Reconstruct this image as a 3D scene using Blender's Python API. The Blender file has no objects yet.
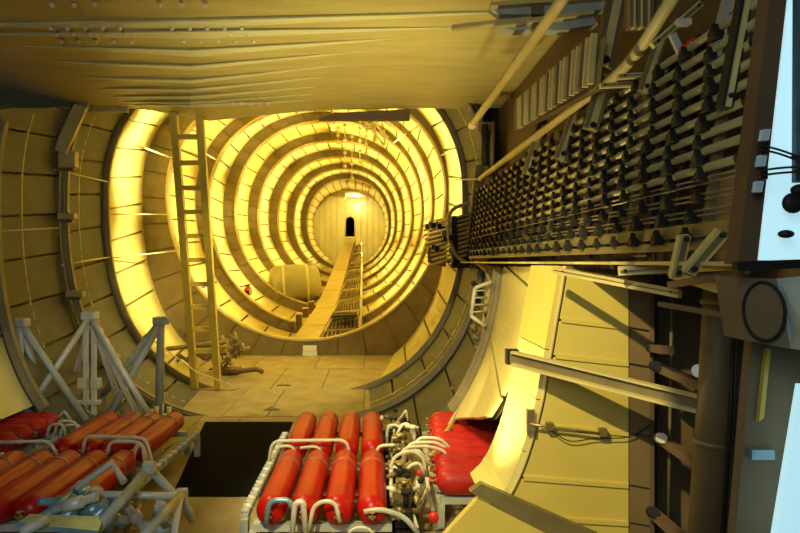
import bpy, math, random
from mathutils import Vector, Matrix
random.seed(7)
C = bpy.context.scene.collection
F, VX, VY, H = 560.0, 373.0, 262.0, 2.35        # focal length (px), vanishing point, eye height above deck

# ---------------------------------------------------------------- camera
cd = bpy.data.cameras.new('camera'); cam = bpy.data.objects.new('camera', cd); C.objects.link(cam)
cam.location = (0, 0, H); cam.rotation_euler = (math.pi/2, 0, 0)
cd.sensor_width = 36; cd.lens = F/800*36; cd.shift_x = (400-VX)/800; cd.shift_y = -(266.5-VY)/800
cd.clip_start = 0.05; cd.clip_end = 200
bpy.context.scene.camera = cam
# ---------------------------------------------------------------- world, exposure
w = bpy.data.worlds.new('world'); bpy.context.scene.world = w; w.use_nodes = True
w.node_tree.nodes['Background'].inputs[0].default_value = (0.55, 0.75, 1.0, 1)
w.node_tree.nodes['Background'].inputs[1].default_value = 0.035
vs = bpy.context.scene.view_settings
vs.view_transform = 'Standard'; vs.look = 'None'; vs.gamma = 1; vs.use_curve_mapping = False; vs.exposure = 0.0

def at(x, y, Y):
    return Vector(((x-VX)*Y/F, Y, H-(y-VY)*Y/F))

def light(name, kind, loc, power, color, target=None, size=0.3, angle=None, blend=0.6, size_y=None):
    d = bpy.data.lights.new(name, kind); d.energy = power; d.color = color
    if kind == 'AREA':
        d.size = size
        if size_y: d.shape = 'RECTANGLE'; d.size_y = size_y
    else: d.shadow_soft_size = size
    if kind == 'SPOT': d.spot_size = math.radians(angle or 60); d.spot_blend = blend
    o = bpy.data.objects.new(name, d); C.objects.link(o); o.location = loc
    if target is not None:
        o.rotation_euler = (Vector(target)-Vector(loc)).to_track_quat('-Z', 'Y').to_euler()
    return o
LP = 720
WARM = (1.0, 0.87, 0.36); AMB = (1.0, 0.87, 0.42)
light('key_spot', 'SPOT', (-0.9, 0.6, 4.1), 1000, AMB, (.25, 3.77, 1.85), 0.04, 42, 0.12)
light('flange_spot', 'SPOT', (-1.6, 4.4, 4.3), 260, AMB, (1.2, 5.0, 1.4), 0.08, 60, 0.5)
light('deck_fill', 'SPOT', (-0.6, 8.3, 4.4), 560, AMB, (-2.3, 10.5, 1.2), 0.15, 74, 0.7)  # added fill for deck and ladder, no fixture
light('rack_fill', 'SPOT', (-2.0, 5.9, 4.3), 400, (1, .80, .42), (0.1, 5.5, 0.4), 0.05, 48, 0.4)  # unseen light added above the cylinder racks
light('ceiling_wash', 'SPOT', (-0.3, 5.4, 1.4), 520, AMB, (-0.3, 7.0, 4.8), 0.3, 88, 1.0)
light('cool_daylight', 'AREA', (-1.2, -1.2, 3.4), 80, (0.72, 0.87, 1.0), (-3.4, 7.5, .8), 1.6)
light('strut_fill', 'SPOT', (-1.7, 4.9, 2.3), 75, (.93, 1, .88), (-3.75, 7.1, 0.95), 0.05, 36, 0.6)  # extra light put in to brighten the struts
light('end_wall_lamp', 'SPOT', at(356, 197, 35.0), 420, WARM, at(350, 232, 38), .05, 120, .8)
light('array_uplight', 'SPOT', (0.5, 4.3, 0.7), 210, AMB, (1.6, 4.2, 2.95), 0.05, 100, 0.8)
light('low_fill', 'SPOT', (-0.5, 5.4, 1.5), 80, AMB, (1.1, 6.1, .5), 0.05, 50, 0.5)  # added low light on the crossways cylinders, no fixture

# ---------------------------------------------------------------- materials
def mat(name, col, rough=0.5, metal=0.0, col2=None, scale=4.0, bump=0.0, emit=None, stretch=None, coat=0.0, detail=5):
    m = bpy.data.materials.new(name); m.use_nodes = True; nt = m.node_tree; b = nt.nodes['Principled BSDF']
    b.inputs['Roughness'].default_value = rough; b.inputs['Metallic'].default_value = metal
    b.inputs['Base Color'].default_value = (*col, 1)
    if coat: b.inputs['Coat Weight'].default_value = coat; b.inputs['Coat Roughness'].default_value = 0.25
    if emit: b.inputs['Emission Color'].default_value = (*col, 1); b.inputs['Emission Strength'].default_value = emit
    if col2 or bump:
        tc = nt.nodes.new('ShaderNodeTexCoord'); mp = nt.nodes.new('ShaderNodeMapping'); n = nt.nodes.new('ShaderNodeTexNoise')
        nt.links.new(tc.outputs['Object'], mp.inputs[0]); nt.links.new(mp.outputs[0], n.inputs['Vector'])
        if stretch: mp.inputs['Scale'].default_value = stretch
        n.inputs['Scale'].default_value = scale; n.inputs['Detail'].default_value = detail
        if col2:
            r = nt.nodes.new('ShaderNodeValToRGB'); r.color_ramp.elements[0].color = (*col, 1); r.color_ramp.elements[1].color = (*col2, 1)
            r.color_ramp.elements[0].position = 0.35; r.color_ramp.elements[1].position = 0.68
            nt.links.new(n.outputs['Fac'], r.inputs[0]); nt.links.new(r.outputs[0], b.inputs['Base Color'])
        if bump:
            bp = nt.nodes.new('ShaderNodeBump'); bp.inputs['Strength'].default_value = bump; bp.inputs['Distance'].default_value = 0.01
            nt.links.new(n.outputs['Fac'], bp.inputs['Height']); nt.links.new(bp.outputs[0], b.inputs['Normal'])
    return m
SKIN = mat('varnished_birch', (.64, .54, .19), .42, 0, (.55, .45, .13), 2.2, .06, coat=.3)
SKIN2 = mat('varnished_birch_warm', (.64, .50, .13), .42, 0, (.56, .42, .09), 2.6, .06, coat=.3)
SEAM = mat('hull_backing_dark', (.16, .11, .04), .8)
WEB = mat('frame_web_ply', (.22, .165, .055), .6, 0, (.165, .12, .04), 3.0, .06)  # darker than the skin; shade on the frame webs is in this tone
NSKIN = mat('shaded_hull_ply', (.105, .10, .068), .6, 0, (.075, .072, .05), 2.0, .1)  # shaded copy of the hull skin, near-bay shade put into the colour
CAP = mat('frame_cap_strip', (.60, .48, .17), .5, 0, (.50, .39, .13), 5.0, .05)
NCAP = mat('shaded_frame_cap', (.28, .225, .11), .55, 0, (.21, .17, .085), 5.0, .05)  # cap strip colour darkened to carry the shade on the near frames
CEIL = mat('ceiling_ply', (.50, .41, .13), .5, 0, (.42, .33, .10), 1.2, .12, stretch=(1, 6, 1))
CEILP = mat('lit_ceiling_ply', (.62, .60, .32), .5, 0, (.54, .50, .24), 2.0, .1, stretch=(1, 7, 1))  # ceiling ply lightened to paint light on the layer fronts
DECK = mat('worn_deck_ply', (.38, .30, .13), .62, 0, (.25, .19, .085), 2.4, .2, detail=9)
DECKG = mat('deck_joint', (.12, .09, .05), .9)
BLACK = mat('black_rubber', (.004, .004, .005), .9); BLACK.node_tree.nodes['Principled BSDF'].inputs['Specular IOR Level'].default_value = .05
RED = mat('red_enamel', (.44, .006, .003), .36, 0, (.36, .005, .003), 6, .04, coat=.06)
REDW = mat('worn_red_enamel', (.50, .02, .012), .45, 0, (.36, .018, .012), 9, .08, coat=.03)
BAND = mat('dull_steel_strap', (.34, .13, .08), .5, .3)
STEEL = mat('pale_zinc_tube', (.78, .74, .58), .45, .2, (.62, .59, .46), 8, .05)
CREAM = mat('cream_hose', (.74, .68, .47), .5, 0, (.60, .54, .36), 12, .05)
GREY = mat('grey_green_paint', (.52, .54, .42), .5, .1, (.40, .42, .33), 6, .06)
BLUEG = mat('blue_grey_fitting', (.30, .46, .52), .38, .55, (.20, .33, .39), 9, .1)
BRASS = mat('dull_brass', (.46, .36, .16), .42, .7, (.30, .22, .09), 12, .1)
DARK = mat('dark_iron', (.014, .013, .011), .6, 0)
DBRN = mat('dark_brown_ply', (.15, .095, .045), .65, 0, (.10, .06, .03), 2, .1)
BRN = mat('shaded_edge_ply', (.20, .13, .05), .6, 0, (.15, .095, .035), 2, .1)
TUBE = mat('primed_tube', (.46, .36, .12), .42, .1, (.36, .27, .09), 5, .05)
OLIVE = mat('olive_primer', (.21, .165, .06), .5, .1, (.15, .115, .045), 5, .08)
YEL = mat('yellow_paint', (.74, .55, .07), .4, 0, (.64, .46, .05), 6, .05, coat=.3)
YELP = mat('yellow_panel', (.66, .51, .11), .36, 0, (.60, .45, .085), 1.6, .07, coat=.6)
PALE = mat('pale_yellow_panel', (.68, .59, .21), .38, 0, (.62, .53, .16), 1.8, .05, coat=.4)
TANK = mat('translucent_pale_tank', (.38, .35, .16), .3, .3, (.31, .28, .12), 2, .05, coat=.5)
WHITE = mat('white_card', (.85, .84, .75), .6)
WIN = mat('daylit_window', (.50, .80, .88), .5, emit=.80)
SLATE = mat('slate_blue_plate', (.05, .10, .12), .6, 0, (.09, .16, .19), 6)
BLUEP = mat('pale_blue_paint', (.50, .68, .74), .5)
REDP = mat('bright_red_paint', (.8, .03, .02), .4)
GREYB = mat('grey_board', (.20, .15, .075), .7, 0, (.16, .12, .06), 3, .1)

for _m in (RED, REDW, DARK, DBRN): _m.node_tree.nodes['Principled BSDF'].inputs['Specular IOR Level'].default_value = .28

# ---------------------------------------------------------------- mesh helpers
class MB:
    def __init__(s): s.v = []; s.f = []; s.sm = []
    def add(s, vs_, fs, smooth=False):
        n = len(s.v); s.v += [tuple(p) for p in vs_]; s.f += [tuple(i+n for i in f) for f in fs]; s.sm += [smooth]*len(fs); return s
    def box(s, a, b):
        x0, x1 = sorted((a[0], b[0])); y0, y1 = sorted((a[1], b[1])); z0, z1 = sorted((a[2], b[2]))
        return s.add([(x0,y0,z0),(x1,y0,z0),(x1,y1,z0),(x0,y1,z0),(x0,y0,z1),(x1,y0,z1),(x1,y1,z1),(x0,y1,z1)],
              [(0,3,2,1),(4,5,6,7),(0,1,5,4),(1,2,6,5),(2,3,7,6),(3,0,4,7)])
    def bar(s, a, b, w_, h_, up=(0,0,1)):
        a = Vector(a); b = Vector(b); d = (b-a).normalized(); u = Vector(up)
        if abs(d.dot(u)) > .97: u = Vector((1,0,0))
        r = d.cross(u).normalized()*w_/2; u = r.cross(d).normalized()*h_/2
        vv = [p+i*r+j*u for p in (a, b) for i, j in ((-1,-1),(1,-1),(1,1),(-1,1))]
        return s.add(vv, [(0,1,2,3),(7,6,5,4),(0,4,5,1),(1,5,6,2),(2,6,7,3),(3,7,4,0)])
    def tube(s, pts, r, seg=8, caps=True):
        pts = [Vector(p) for p in pts]; n = len(pts); rr = r if isinstance(r, (list, tuple)) else [r]*n
        vv = []; prev = None
        for i, p in enumerate(pts):
            t = (pts[min(i+1, n-1)]-pts[max(i-1, 0)]).normalized()
            if prev is None:
                u = Vector((0,0,1)) if abs(t.z) < .9 else Vector((1,0,0)); prev = t.cross(u).normalized()
            else:
                prev = prev-t*prev.dot(t)
                prev = prev.normalized() if prev.length > 1e-6 else t.orthogonal().normalized()
            q = t.cross(prev)
            for k in range(seg):
                a = 2*math.pi*k/seg; vv.append(p+(prev*math.cos(a)+q*math.sin(a))*rr[i])
        fs = [(i*seg+k, i*seg+(k+1)%seg, (i+1)*seg+(k+1)%seg, (i+1)*seg+k) for i in range(n-1) for k in range(seg)]
        s.add(vv, fs, True)
        if caps:
            m = len(s.v)-len(vv); s.f += [tuple(m+k for k in reversed(range(seg))), tuple(m+(n-1)*seg+k for k in range(seg))]; s.sm += [False]*2
        return s
    def prism(s, poly, off):                    # polygon (list of 3D points) extruded by vector
        poly = [Vector(p) for p in poly]; off = Vector(off); n = len(poly)
        return s.add(poly+[p+off for p in poly], [tuple(range(n)), tuple(reversed(range(n, 2*n)))]+[(k, n+k, n+(k+1)%n, (k+1)%n) for k in range(n)])
    def grid(s, g, th, nrm=None, smooth=False):             # closed slab from a grid of points, thickness along the normal
        g = [[Vector(p) for p in r] for r in g]; a, b = len(g), len(g[0])
        top = [p for r in g for p in r]; bot = []
        for i in range(a):
            for j in range(b):
                du = g[min(i+1,a-1)][j]-g[max(i-1,0)][j]; dv = g[i][min(j+1,b-1)]-g[i][max(j-1,0)]
                bot.append(g[i][j]+du.cross(dv).normalized()*th)
        N = a*b; fs = []
        for i in range(a-1):
            for j in range(b-1):
                q = (i*b+j, (i+1)*b+j, (i+1)*b+j+1, i*b+j+1); fs += [q, tuple(N+k for k in reversed(q))]
        ring = [i*b for i in range(a)]+[(a-1)*b+j for j in range(1,b)]+[i*b+b-1 for i in range(a-2,-1,-1)]+[j for j in range(b-2,0,-1)]
        fs += [(ring[k], N+ring[k], N+ring[(k+1)%len(ring)], ring[(k+1)%len(ring)]) for k in range(len(ring))]
        return s.add(top+bot, fs, smooth)
    def build(s, name, m, parent=None, origin=None, bevel=0):
        me = bpy.data.meshes.new(name); o0 = Vector(origin) if origin is not None else (Vector((0,0,0)))
        me.from_pydata([tuple(Vector(p)-o0) for p in s.v], [], s.f); me.materials.append(m)
        me.polygons.foreach_set('use_smooth', s.sm); me.update()
        o = bpy.data.objects.new(name, me); C.objects.link(o); o.location = o0
        if parent is not None:
            o.parent = parent
            if origin is None: o.location = -Vector(parent.location)
            else: o.location = o0-Vector(parent.location)
            if parent.parent is not None: o.location -= Vector(parent.parent.location)
        if bevel:
            mo = o.modifiers.new('bevel', 'BEVEL'); mo.width = bevel; mo.segments = 2; mo.limit_method = 'ANGLE'
        return o
def thing(name, label, cat, loc=(0,0,0), group=None):
    o = bpy.data.objects.new(name, None); C.objects.link(o); o.location = loc; o.empty_display_size = .1
    o['label'] = label; o['category'] = cat
    if group: o['group'] = group
    return o
def tag(o, label, cat, group=None):
    o['label'] = label; o['category'] = cat
    if group: o['group'] = group
    return o
def struct(o): o['kind'] = 'structure'; return o
def stuff(o): o['kind'] = 'stuff'; return o
def sempty(name, loc=(0,0,0)):
    o = bpy.data.objects.new(name, None); C.objects.link(o); o.location = loc; o['kind'] = 'structure'; return o
def smooth_path(pts, n=6):
    pts = [Vector(p) for p in pts]; out = []
    P = [pts[0]*2-pts[1]]+pts+[pts[-1]*2-pts[-2]]
    for i in range(1, len(P)-2):
        a, b, c, d = P[i-1:i+3]
        for k in range(n):
            t = k/n; out.append(.5*((2*b)+(c-a)*t+(2*a-5*b+4*c-d)*t*t+(3*b-a-3*c+d)*t**3))
    out.append(pts[-1]); return out
def round_path(pts, r=.05, n=5):                # polyline with rounded corners
    pts = [Vector(p) for p in pts]; out = [pts[0]]
    for i in range(1, len(pts)-1):
        a, b, c = pts[i-1:i+2]; q = min(r, (a-b).length*.49, (c-b).length*.49)
        p0 = b+(a-b).normalized()*q; p1 = b+(c-b).normalized()*q
        for k in range(n+1):
            t = k/n; out.append(p0*(1-t)**2+b*2*t*(1-t)+p1*t*t)
    out.append(pts[-1]); return out

# ================================================================ SETTING : the hull
CEIL_Z, CEIL_Y = 4.80, 8.9
class Loop:                                     # ring: left, right, top, bottom as seen at depth Y, power n
    def __init__(s, Y, L, R, T, B, cy, n=2.0):
        k = Y/F; s.Y = Y; s.cx = ((L+R)/2-VX)*k; s.a = (R-L)/2*k; s.cz = H-(cy-VY)*k; s.bt = (cy-T)*k; s.bb = (B-cy)*k; s.n = n
    def p(s, t, dY=0.0, dr=0.0):
        c, z = math.cos(t), math.sin(t); b = s.bt if z > 0 else s.bb
        n = s.n if z <= 0 else 2.2
        r = 1/((abs(c)/s.a)**n+(abs(z)/b)**n)**(1/n)+dr
        return Vector((s.cx+c*r, s.Y+dY, s.cz+z*r))
# (outer loop, inner loop) of each frame, nearest first
FR = [
 (Loop(4.6, -260, 560, -120, 600, 194, 2.0), None),
 (Loop(6.8, -14, 507, -60, 497, 194, 2.6), Loop(6.8, -4, 499, -50, 489, 194, 2.6)),
 (Loop(8.6, 56, 491, 0, 429, 195, 2.6), Loop(8.6, 66, 484, 8, 422, 195, 2.6)),
 (Loop(10.4, 101, 469, 40, 401, 194, 2.6), Loop(10.4, 107, 464, 46, 396, 194, 2.6)),
 (Loop(14.1, 141, 450, 66, 384, 190, 2.5), Loop(14.1, 167, 445, 84, 340, 193, 2.05)),
 (Loop(17.0, 194, 436, 96, 336, 200, 2.05), Loop(17.0, 208, 431, 105, 325, 206, 2.0)),
 (Loop(20.0, 222, 425, 111, 316, 212, 2.0), Loop(20.0, 235, 421, 121, 306, 213, 2.0)),
 (Loop(23.0, 247, 415, 132, 301, 216, 2.0), Loop(23.0, 258, 411, 141, 294, 218, 2.0)),
 (Loop(26.5, 268, 405.5, 149, 288, 219, 2.0), Loop(26.5, 278, 402, 157, 283, 221, 2.0)),
 (Loop(30.0, 286, 398, 163, 278, 222, 2.0), Loop(30.0, 294, 394.5, 169, 275, 223, 2.0)),
 (Loop(34.0, 300.5, 391.5, 173, 271, 224, 2.0), Loop(34.0, 307, 388.5, 179, 268, 225, 2.0)),
 (Loop(38.0, 313, 385.5, 190, 265, 227, 2.0), None)]
NP = 36; TH = 2*math.pi/NP
def lerp(a, b, t): return a*(1-t)+b*t
def above(p): return p.y < 6.9 and p.z > 5.2
def panel_grid(A, B, t0, t1, nu=3, dYa=0, dYb=0, nv=1, inset=.012, dr=0.0):
    """points between ring A and ring B over [t0,t1], shrunk by a joint gap"""
    rr = 3.2; e = inset/rr; rows = []
    for i in range(nu+1):
        t = t0+e+(t1-t0-2*e)*i/nu; pa, pb = A.p(t, dYa, dr), B.p(t, dYb, dr); L = (pb-pa).length; q = min(.45, inset/L if L else 0)
        rows.append([lerp(pa, pb, q+(1-2*q)*j/nv) for j in range(nv+1)])
    return rows
def full_ring(A, B, dYa, dYb, N=108, dra=0, drb=0, clip=None):
    m = MB(); vv = []; fs = []
    for k in range(N):
        t = 2*math.pi*k/N; vv += [A.p(t, dYa, dra), B.p(t, dYb, drb)]
    for k in range(N):
        j = (k+1) % N; q = [vv[2*k], vv[2*k+1], vv[2*j+1], vv[2*j]]
        if clip and any(clip(p) for p in q): continue
        fs.append((2*k, 2*k+1, 2*j+1, 2*j))
    return vv, fs
def solid_ring(A, yA, yB, dro, dri, clip=None, N=108):   # rectangular section ring: outer offset dro, inner offset dri, from yA to yB
    m = MB(); vv = []
    for k in range(N):
        t = 2*math.pi*k/N; vv += [A.p(t, yA, dro), A.p(t, yB, dro), A.p(t, yB, dri), A.p(t, yA, dri)]
    fs = []
    for k in range(N):
        j = (k+1) % N
        if clip and (clip(vv[4*k]) or clip(vv[4*j])): continue
        for a in range(4):
            b = (a+1) % 4; fs.append((4*k+a, 4*k+b, 4*j+b, 4*j+a))
    return m.add(vv, fs)
def opening(p):                                 # where the hull lining is open: above the rod bank side, and around the crossways cylinders
    if p.x > 0.5 and p.z > 2.30 and p.y < 8.75: return True
    if p.y < 6.95 and (p.x > 0.3 or p.x < -2.3) and p.z < H-.283*p.y: return True
    if p.y < 8.5 and p.x < -2 and p.z > H+.277*p.y: return True
    return p.y < 8 and -2.9 < p.x < 1.5 and p.z < .12
def cutrow(r):
    a, b = r[0], r[-1]; n = len(r); ok = [k/40 for k in range(41) if not opening(lerp(a, b, k/40))]
    if len(ok) < 5: return None
    return [lerp(a, b, lerp(ok[0], ok[-1], k/(n-1))) for k in range(n)]
def nearclip(p): return above(p) or opening(p)
for i in range(len(FR)-1):
    (O, I), (O2, I2) = FR[i], FR[i+1]
    far = i >= 7
    lit = i >= 3 or i == 0
    wall = sempty('wall_%d' % (i+1))
    # backing skin, behind the panels
    vv, fs = full_ring(O, O2, 0, 0, dra=.05, drb=.05, clip=nearclip if i < 2 else (above if i < 3 else None))
    m = MB()
    if i < 2:
        for k in range(0, len(vv), 2):
            r = cutrow([vv[k], vv[k+1]]); c = (vv[k]+vv[k+1])/2
            vv[k], vv[k+1] = r if r else (c, c)
        N_ = len(vv)//2; fs = [(2*k, 2*k+1, 2*((k+1) % N_)+1, 2*((k+1) % N_)) for k in range(N_)]
        fs = [f for f in fs if all((vv[2*(f[j]//2)]-vv[2*(f[j]//2)+1]).length > .01 for j in (0, 2)) and not any(above(vv[j]) for j in f)]
    m.add(vv, fs, True)
    b = m.build('backing_skin', SEAM, wall)
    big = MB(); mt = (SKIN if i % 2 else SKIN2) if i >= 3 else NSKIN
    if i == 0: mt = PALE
    NPi = 24 if i == 0 else NP
    for k in range(NPi):
        t0 = 2*math.pi*(k+.5*(i % 2))/NPi; t1 = t0+2*math.pi/NPi
        g = panel_grid(O, O2, t0, t1, nu=10 if i < 2 else (4 if i < 5 else 3), inset=.014+.002*i, nv=3 if i == 0 else 1)
        if i < 2:
            g = [cutrow(r) for r in g]; g = [r for r in g if r]
            if len(g) < 2: continue
        mid = lerp(g[0][0], g[-1][-1], .5)
        if i < 1 and any(above(p) for r in g for p in r):
            # trim under the ceiling
            if all(above(p) for r in g for p in r): continue
            g = [[Vector((p.x, p.y, min(p.z, CEIL_Z-.03))) for p in r] for r in g]
            if max(p.z for r in g for p in r)-min(p.z for r in g for p in r) < .05: continue
        if mid.z < -.35 and mid.y < 14: continue
        if far: big.grid(g, .03)
        else:
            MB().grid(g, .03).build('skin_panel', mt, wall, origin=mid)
    if far: stuff(big.build('skin_panel', mt, wall))
    # the frame standing at the far end of this bay
    if I2 is None: continue
    fr = sempty('trim_%d' % (i+1))
    clip = nearclip if i < 2 else None
    deep = i >= 3
    if deep:
        vv, fs = full_ring(O2, I2, .03, .03); MB().add(vv, fs).build('web_backing', SEAM, fr)
        big = MB()
        for k in range(NP):
            t0 = TH*(k+.25); g = panel_grid(O2, I2, t0, t0+TH, nu=3, inset=.010+.002*i)
            mid = lerp(g[0][0], g[-1][-1], .5)
            if far: big.grid(g, -.03)
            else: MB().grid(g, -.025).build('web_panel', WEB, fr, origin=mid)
        if far: stuff(big.build('web_panel', WEB, fr))
        solid_ring(I2, -.03, .20, .03, -.02).build('cap_strip', CAP, fr)
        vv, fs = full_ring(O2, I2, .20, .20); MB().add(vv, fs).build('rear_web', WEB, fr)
        solid_ring(O2, -.05, .02, .03, -.035).build('edge_strip', CAP, fr)
    else:
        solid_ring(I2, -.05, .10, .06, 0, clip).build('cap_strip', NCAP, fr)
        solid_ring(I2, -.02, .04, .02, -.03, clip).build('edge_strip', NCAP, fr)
        # stringer line half way along the bay
    if i in (1, 2):
        A = Loop(1, 0, 1, 0, 1, .5)
        q = .42; A.Y = lerp(O.Y, O2.Y, q); A.cx = lerp(O.cx, O2.cx, q); A.a = lerp(O.a, O2.a, q); A.cz = lerp(O.cz, O2.cz, q)
        A.bt = lerp(O.bt, O2.bt, q); A.bb = lerp(O.bb, O2.bb, q); A.n = 2.6
        solid_ring(A, -.02, .02, 0, -.03, nearclip).build('stringer', CAP, fr)

# fixtureless spots added along mid-tunnel, turned outward and back toward the wide end
for i in range(3, 11):
    O, I = FR[i]; O2, I2 = FR[i+1]; dY = O2.Y-O.Y
    for t in (.20, .38, .62, .80, 1.0, 1.22, 1.78, .02):
        if i == 3 and t in (1.78, .38): continue
        tt = math.pi*t+random.uniform(-.10, .10)
        mid = Vector((O2.cx, O2.Y-(.22 if i > 3 else .5)*dY, O2.cz)); out = Vector((math.cos(tt), 0, math.sin(tt)))
        p = mid+out*(.35*O2.a); tgt = p+out-Vector((0, .25 if i > 3 else 0.0, 0))
        light('tunnel_spot', 'SPOT', p, LP*(O2.a/3.4)**2*(.8 if t > 1.1 else 1)*(.45 if i == 10 else (1.35 if i == 3 else 1))*random.uniform(.8, 1.15), WARM, tgt, .05, 82, .9)

# end bulkhead with doorway
bk = sempty('wall_end')
O = FR[-1][0]; m = MB(); N = 72
ctr = O.p(0); dl, dr_, dt, db = 345.3, 355.0, 216.5, 236.5
Yb = 38.0
def bpx(x, y, d=0): return at(x, y, Yb)+Vector((0, d, 0))
door = [(345.3, 236.5), (345.3, 221.5), (346.2, 218.3), (348.2, 216.7), (350.2, 216.4), (352.2, 216.8), (354.1, 218.4), (355, 221.5), (355, 236.5)]
outer = [O.p(2*math.pi*k/N) for k in range(N)]
def strip(x0, x1):                              # vertical board of the bulkhead between x0,x1 inside the circle and outside the door
    out = []; xs = [x0+.15, x1-.15]
    tops = []; bots = []
    for x in (xs[0], (xs[0]+xs[1])/2, xs[1]):
        cxp, cyp, a, bt, bb = 349.25, 227, 36.6, 37.2, 38.2
        u = max(0, 1-((x-cxp)/a)**2); tops.append((x, cyp-bt*math.sqrt(u))); bots.append((x, cyp+bb*math.sqrt(u)))
    return tops, bots
xs = [312.8, 319, 325, 331, 337, 345.3, 355, 361, 367, 373, 379, 385.7]
for a, b in zip(xs[:-1], xs[1:]):
    tops, bots = strip(a, b)
    if a == 345.3:
        MB().prism([bpx(*p) for p in tops]+[bpx(*p) for p in door[1:-1][::-1]], (0,.06,0)).build('board', PALE, bk)
        MB().prism([bpx(345.3, 236.5), bpx(355, 236.5)]+[bpx(*p) for p in bots[::-1]], (0,.06,0)).build('board', PALE, bk)
    else: MB().prism([bpx(*p) for p in tops]+[bpx(*p) for p in bots[::-1]], (0,.06,0)).build('board', PALE, bk)
fr = MB().tube([bpx(x, y, -.03) for x, y in door], .05, 6).build('trim_doorway', CAP, bk)
# dark room behind the doorway
m = MB(); x0, x1 = bpx(340, 240).x, bpx(360, 240).x; z0, z1 = bpx(340, 240).z, bpx(340, 210).z
m.add([(x0,38.1,z0),(x1,38.1,z0),(x1,41,z0),(x0,41,z0),(x0,38.1,z1),(x1,38.1,z1),(x1,41,z1),(x0,41,z1)], [(0,1,2,3),(4,7,6,5),(3,2,6,7),(0,3,7,4),(1,5,6,2)])
m.build('dark_lining', BLACK, bk)

# ---------------------------------------------------------------- deck
dk = sempty('floor')
MB().box((-4.0, .3, -.12), (2.4, 14.15, -.03)).build('subfloor', DECKG, dk)
ycuts = [1.0, 3.2, 4.9, 5.62, 8.5, 10.35, 12.3, 14.12]
xr = {0: [-3.9,-2.2,-.9,.4,1.6], 1: [-3.9,-2.4,-1.1,.2,1.6], 2: [-3.9,-2.6,-1.5,-.2,1.3], 3: [-3.9,-2.6,-2.0,-.7,.6,1.9],
      4: [-3.9,-2.3,-1.62,-.15,1.1,2.3], 5: [-3.9,-2.9,-1.9,-.95,.4,2.3], 6: [-3.9,-2.7,-1.3,-.2,1.2,2.3]}
for r in range(len(ycuts)-1):
    for a, b in zip(xr[r][:-1], xr[r][1:]):
        g = .007; c = Vector(((a+b)/2, (ycuts[r]+ycuts[r+1])/2, 0))
        MB().box((a+g, ycuts[r]+g, -.03), (b-g, ycuts[r+1]-g, random.uniform(-.003, .003))).build('deck_panel', DECK, dk, origin=c)

# ---------------------------------------------------------------- ceiling with stacked scarfed plywood layers
ce = sempty('ceiling')
MB().box((-6, .6, CEIL_Z), (2.9, CEIL_Y, CEIL_Z+.12)).build('ceiling_sheet', CEIL, ce)
def cp(x, y, z=CEIL_Z):
    Y = (z-H)*F/(VY-y); return Vector(((x-VX)*Y/F, Y, z))
tips = [(-120, 26, 200, 20, 560, 9), (-60, 34, 195, 31, 470, 26), (22, 45, 192, 50, 415, 36), (50, 61, 190, 66, 385, 48), (82, 77, 190, 80, 360, 62),
        (98, 88, 190, 89, 345, 74), (112, 96, 190, 96, 338, 84), (122, 101, 190, 102, 334, 92), (130, 104, 190, 104.5, 330, 99)]
for k, (lx, ly, mx, my, rx, ry) in enumerate(tips):
    z1 = CEIL_Z-.024*k; z0 = z1-.024
    zt = CEIL_Z-.003; ye = CEIL_Y-.004*k
    a, b, c = cp(lx, ly, zt), cp(mx, my, z0), cp(rx, ry, zt)
    af, bf, cf = Vector((a.x*.98-.1, ye, zt)), Vector((b.x, ye, z0)), Vector((c.x+.15, ye, zt))
    up = Vector((0, 0, .02)); n_ = [a, b, c, cf, bf, af]; top = [Vector((p.x, p.y, CEIL_Z+.001)) for p in n_]
    m = MB(); m.add(n_+top, [(0,5,4,1), (1,4,3,2), (0,1,7,6), (1,2,8,7), (2,3,9,8), (3,4,10,9), (4,5,11,10), (5,0,6,11)])
    m.build('scarf_layer', CEIL, ce)
    q = .16+.01*k if k < 3 else .11
    lo = Vector((0, 0, -.004)); bb = b+Vector((0, q, 0))
    MB().prism([a+lo, b+lo+Vector((0,-.012,0)), c+lo, bb+lo], (0, 0, -.010)).build('lit_edge', CEILP, ce)  # pale strip paints the light caught by the layer's front step
# dark wedge member under the right end of the beam
MB().prism([at(333, 113, 8.75), at(410, 109, 8.75), at(410, 119.5, 8.75), at(318, 119.5, 8.75)], (0, .12, 0)).build('dark_wedge', DBRN, ce)
MB().bar(at(-40, 109, 8.85), at(128, 110, 8.85), .05, .07).build('edge_batten', CAP, ce)
MB().bar(at(410, 106, 8.85), at(474, 104, 8.85), .05, .07).build('edge_batten', CAP, ce)
bolt = None
def bolt_at(x, y, z):
    global bolt
    p = cp(x, y, z)
    if bolt is None:
        m = MB(); m.tube([(0,0,.01),(0,0,-.016)], .024, 8); m.tube([(0,0,-.016),(0,0,-.028)], .012, 6)
        bolt = m.build('bolt', STEEL, ce); o = bolt
    else: o = bolt.copy(); C.objects.link(o)
    o.location = p
for x, y in [(52,5),(74,5),(95,4),(160,4),(182,4),(205,4),(54,62),]: bolt_at(x, y if y < 30 else 29, CEIL_Z-.022)
for gx, n in ((50, 5), (172, 5)):
    for j in range(n):
        for q, (dx, dy) in enumerate(((0, 0), (6, 6), (14, 13))):
            bolt_at(gx+j*17.5+dx*.8, 28+dy, CEIL_Z-.044)
for x in range(262, 300, 9): bolt_at(x-30, 103, CEIL_Z-.19)

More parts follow.
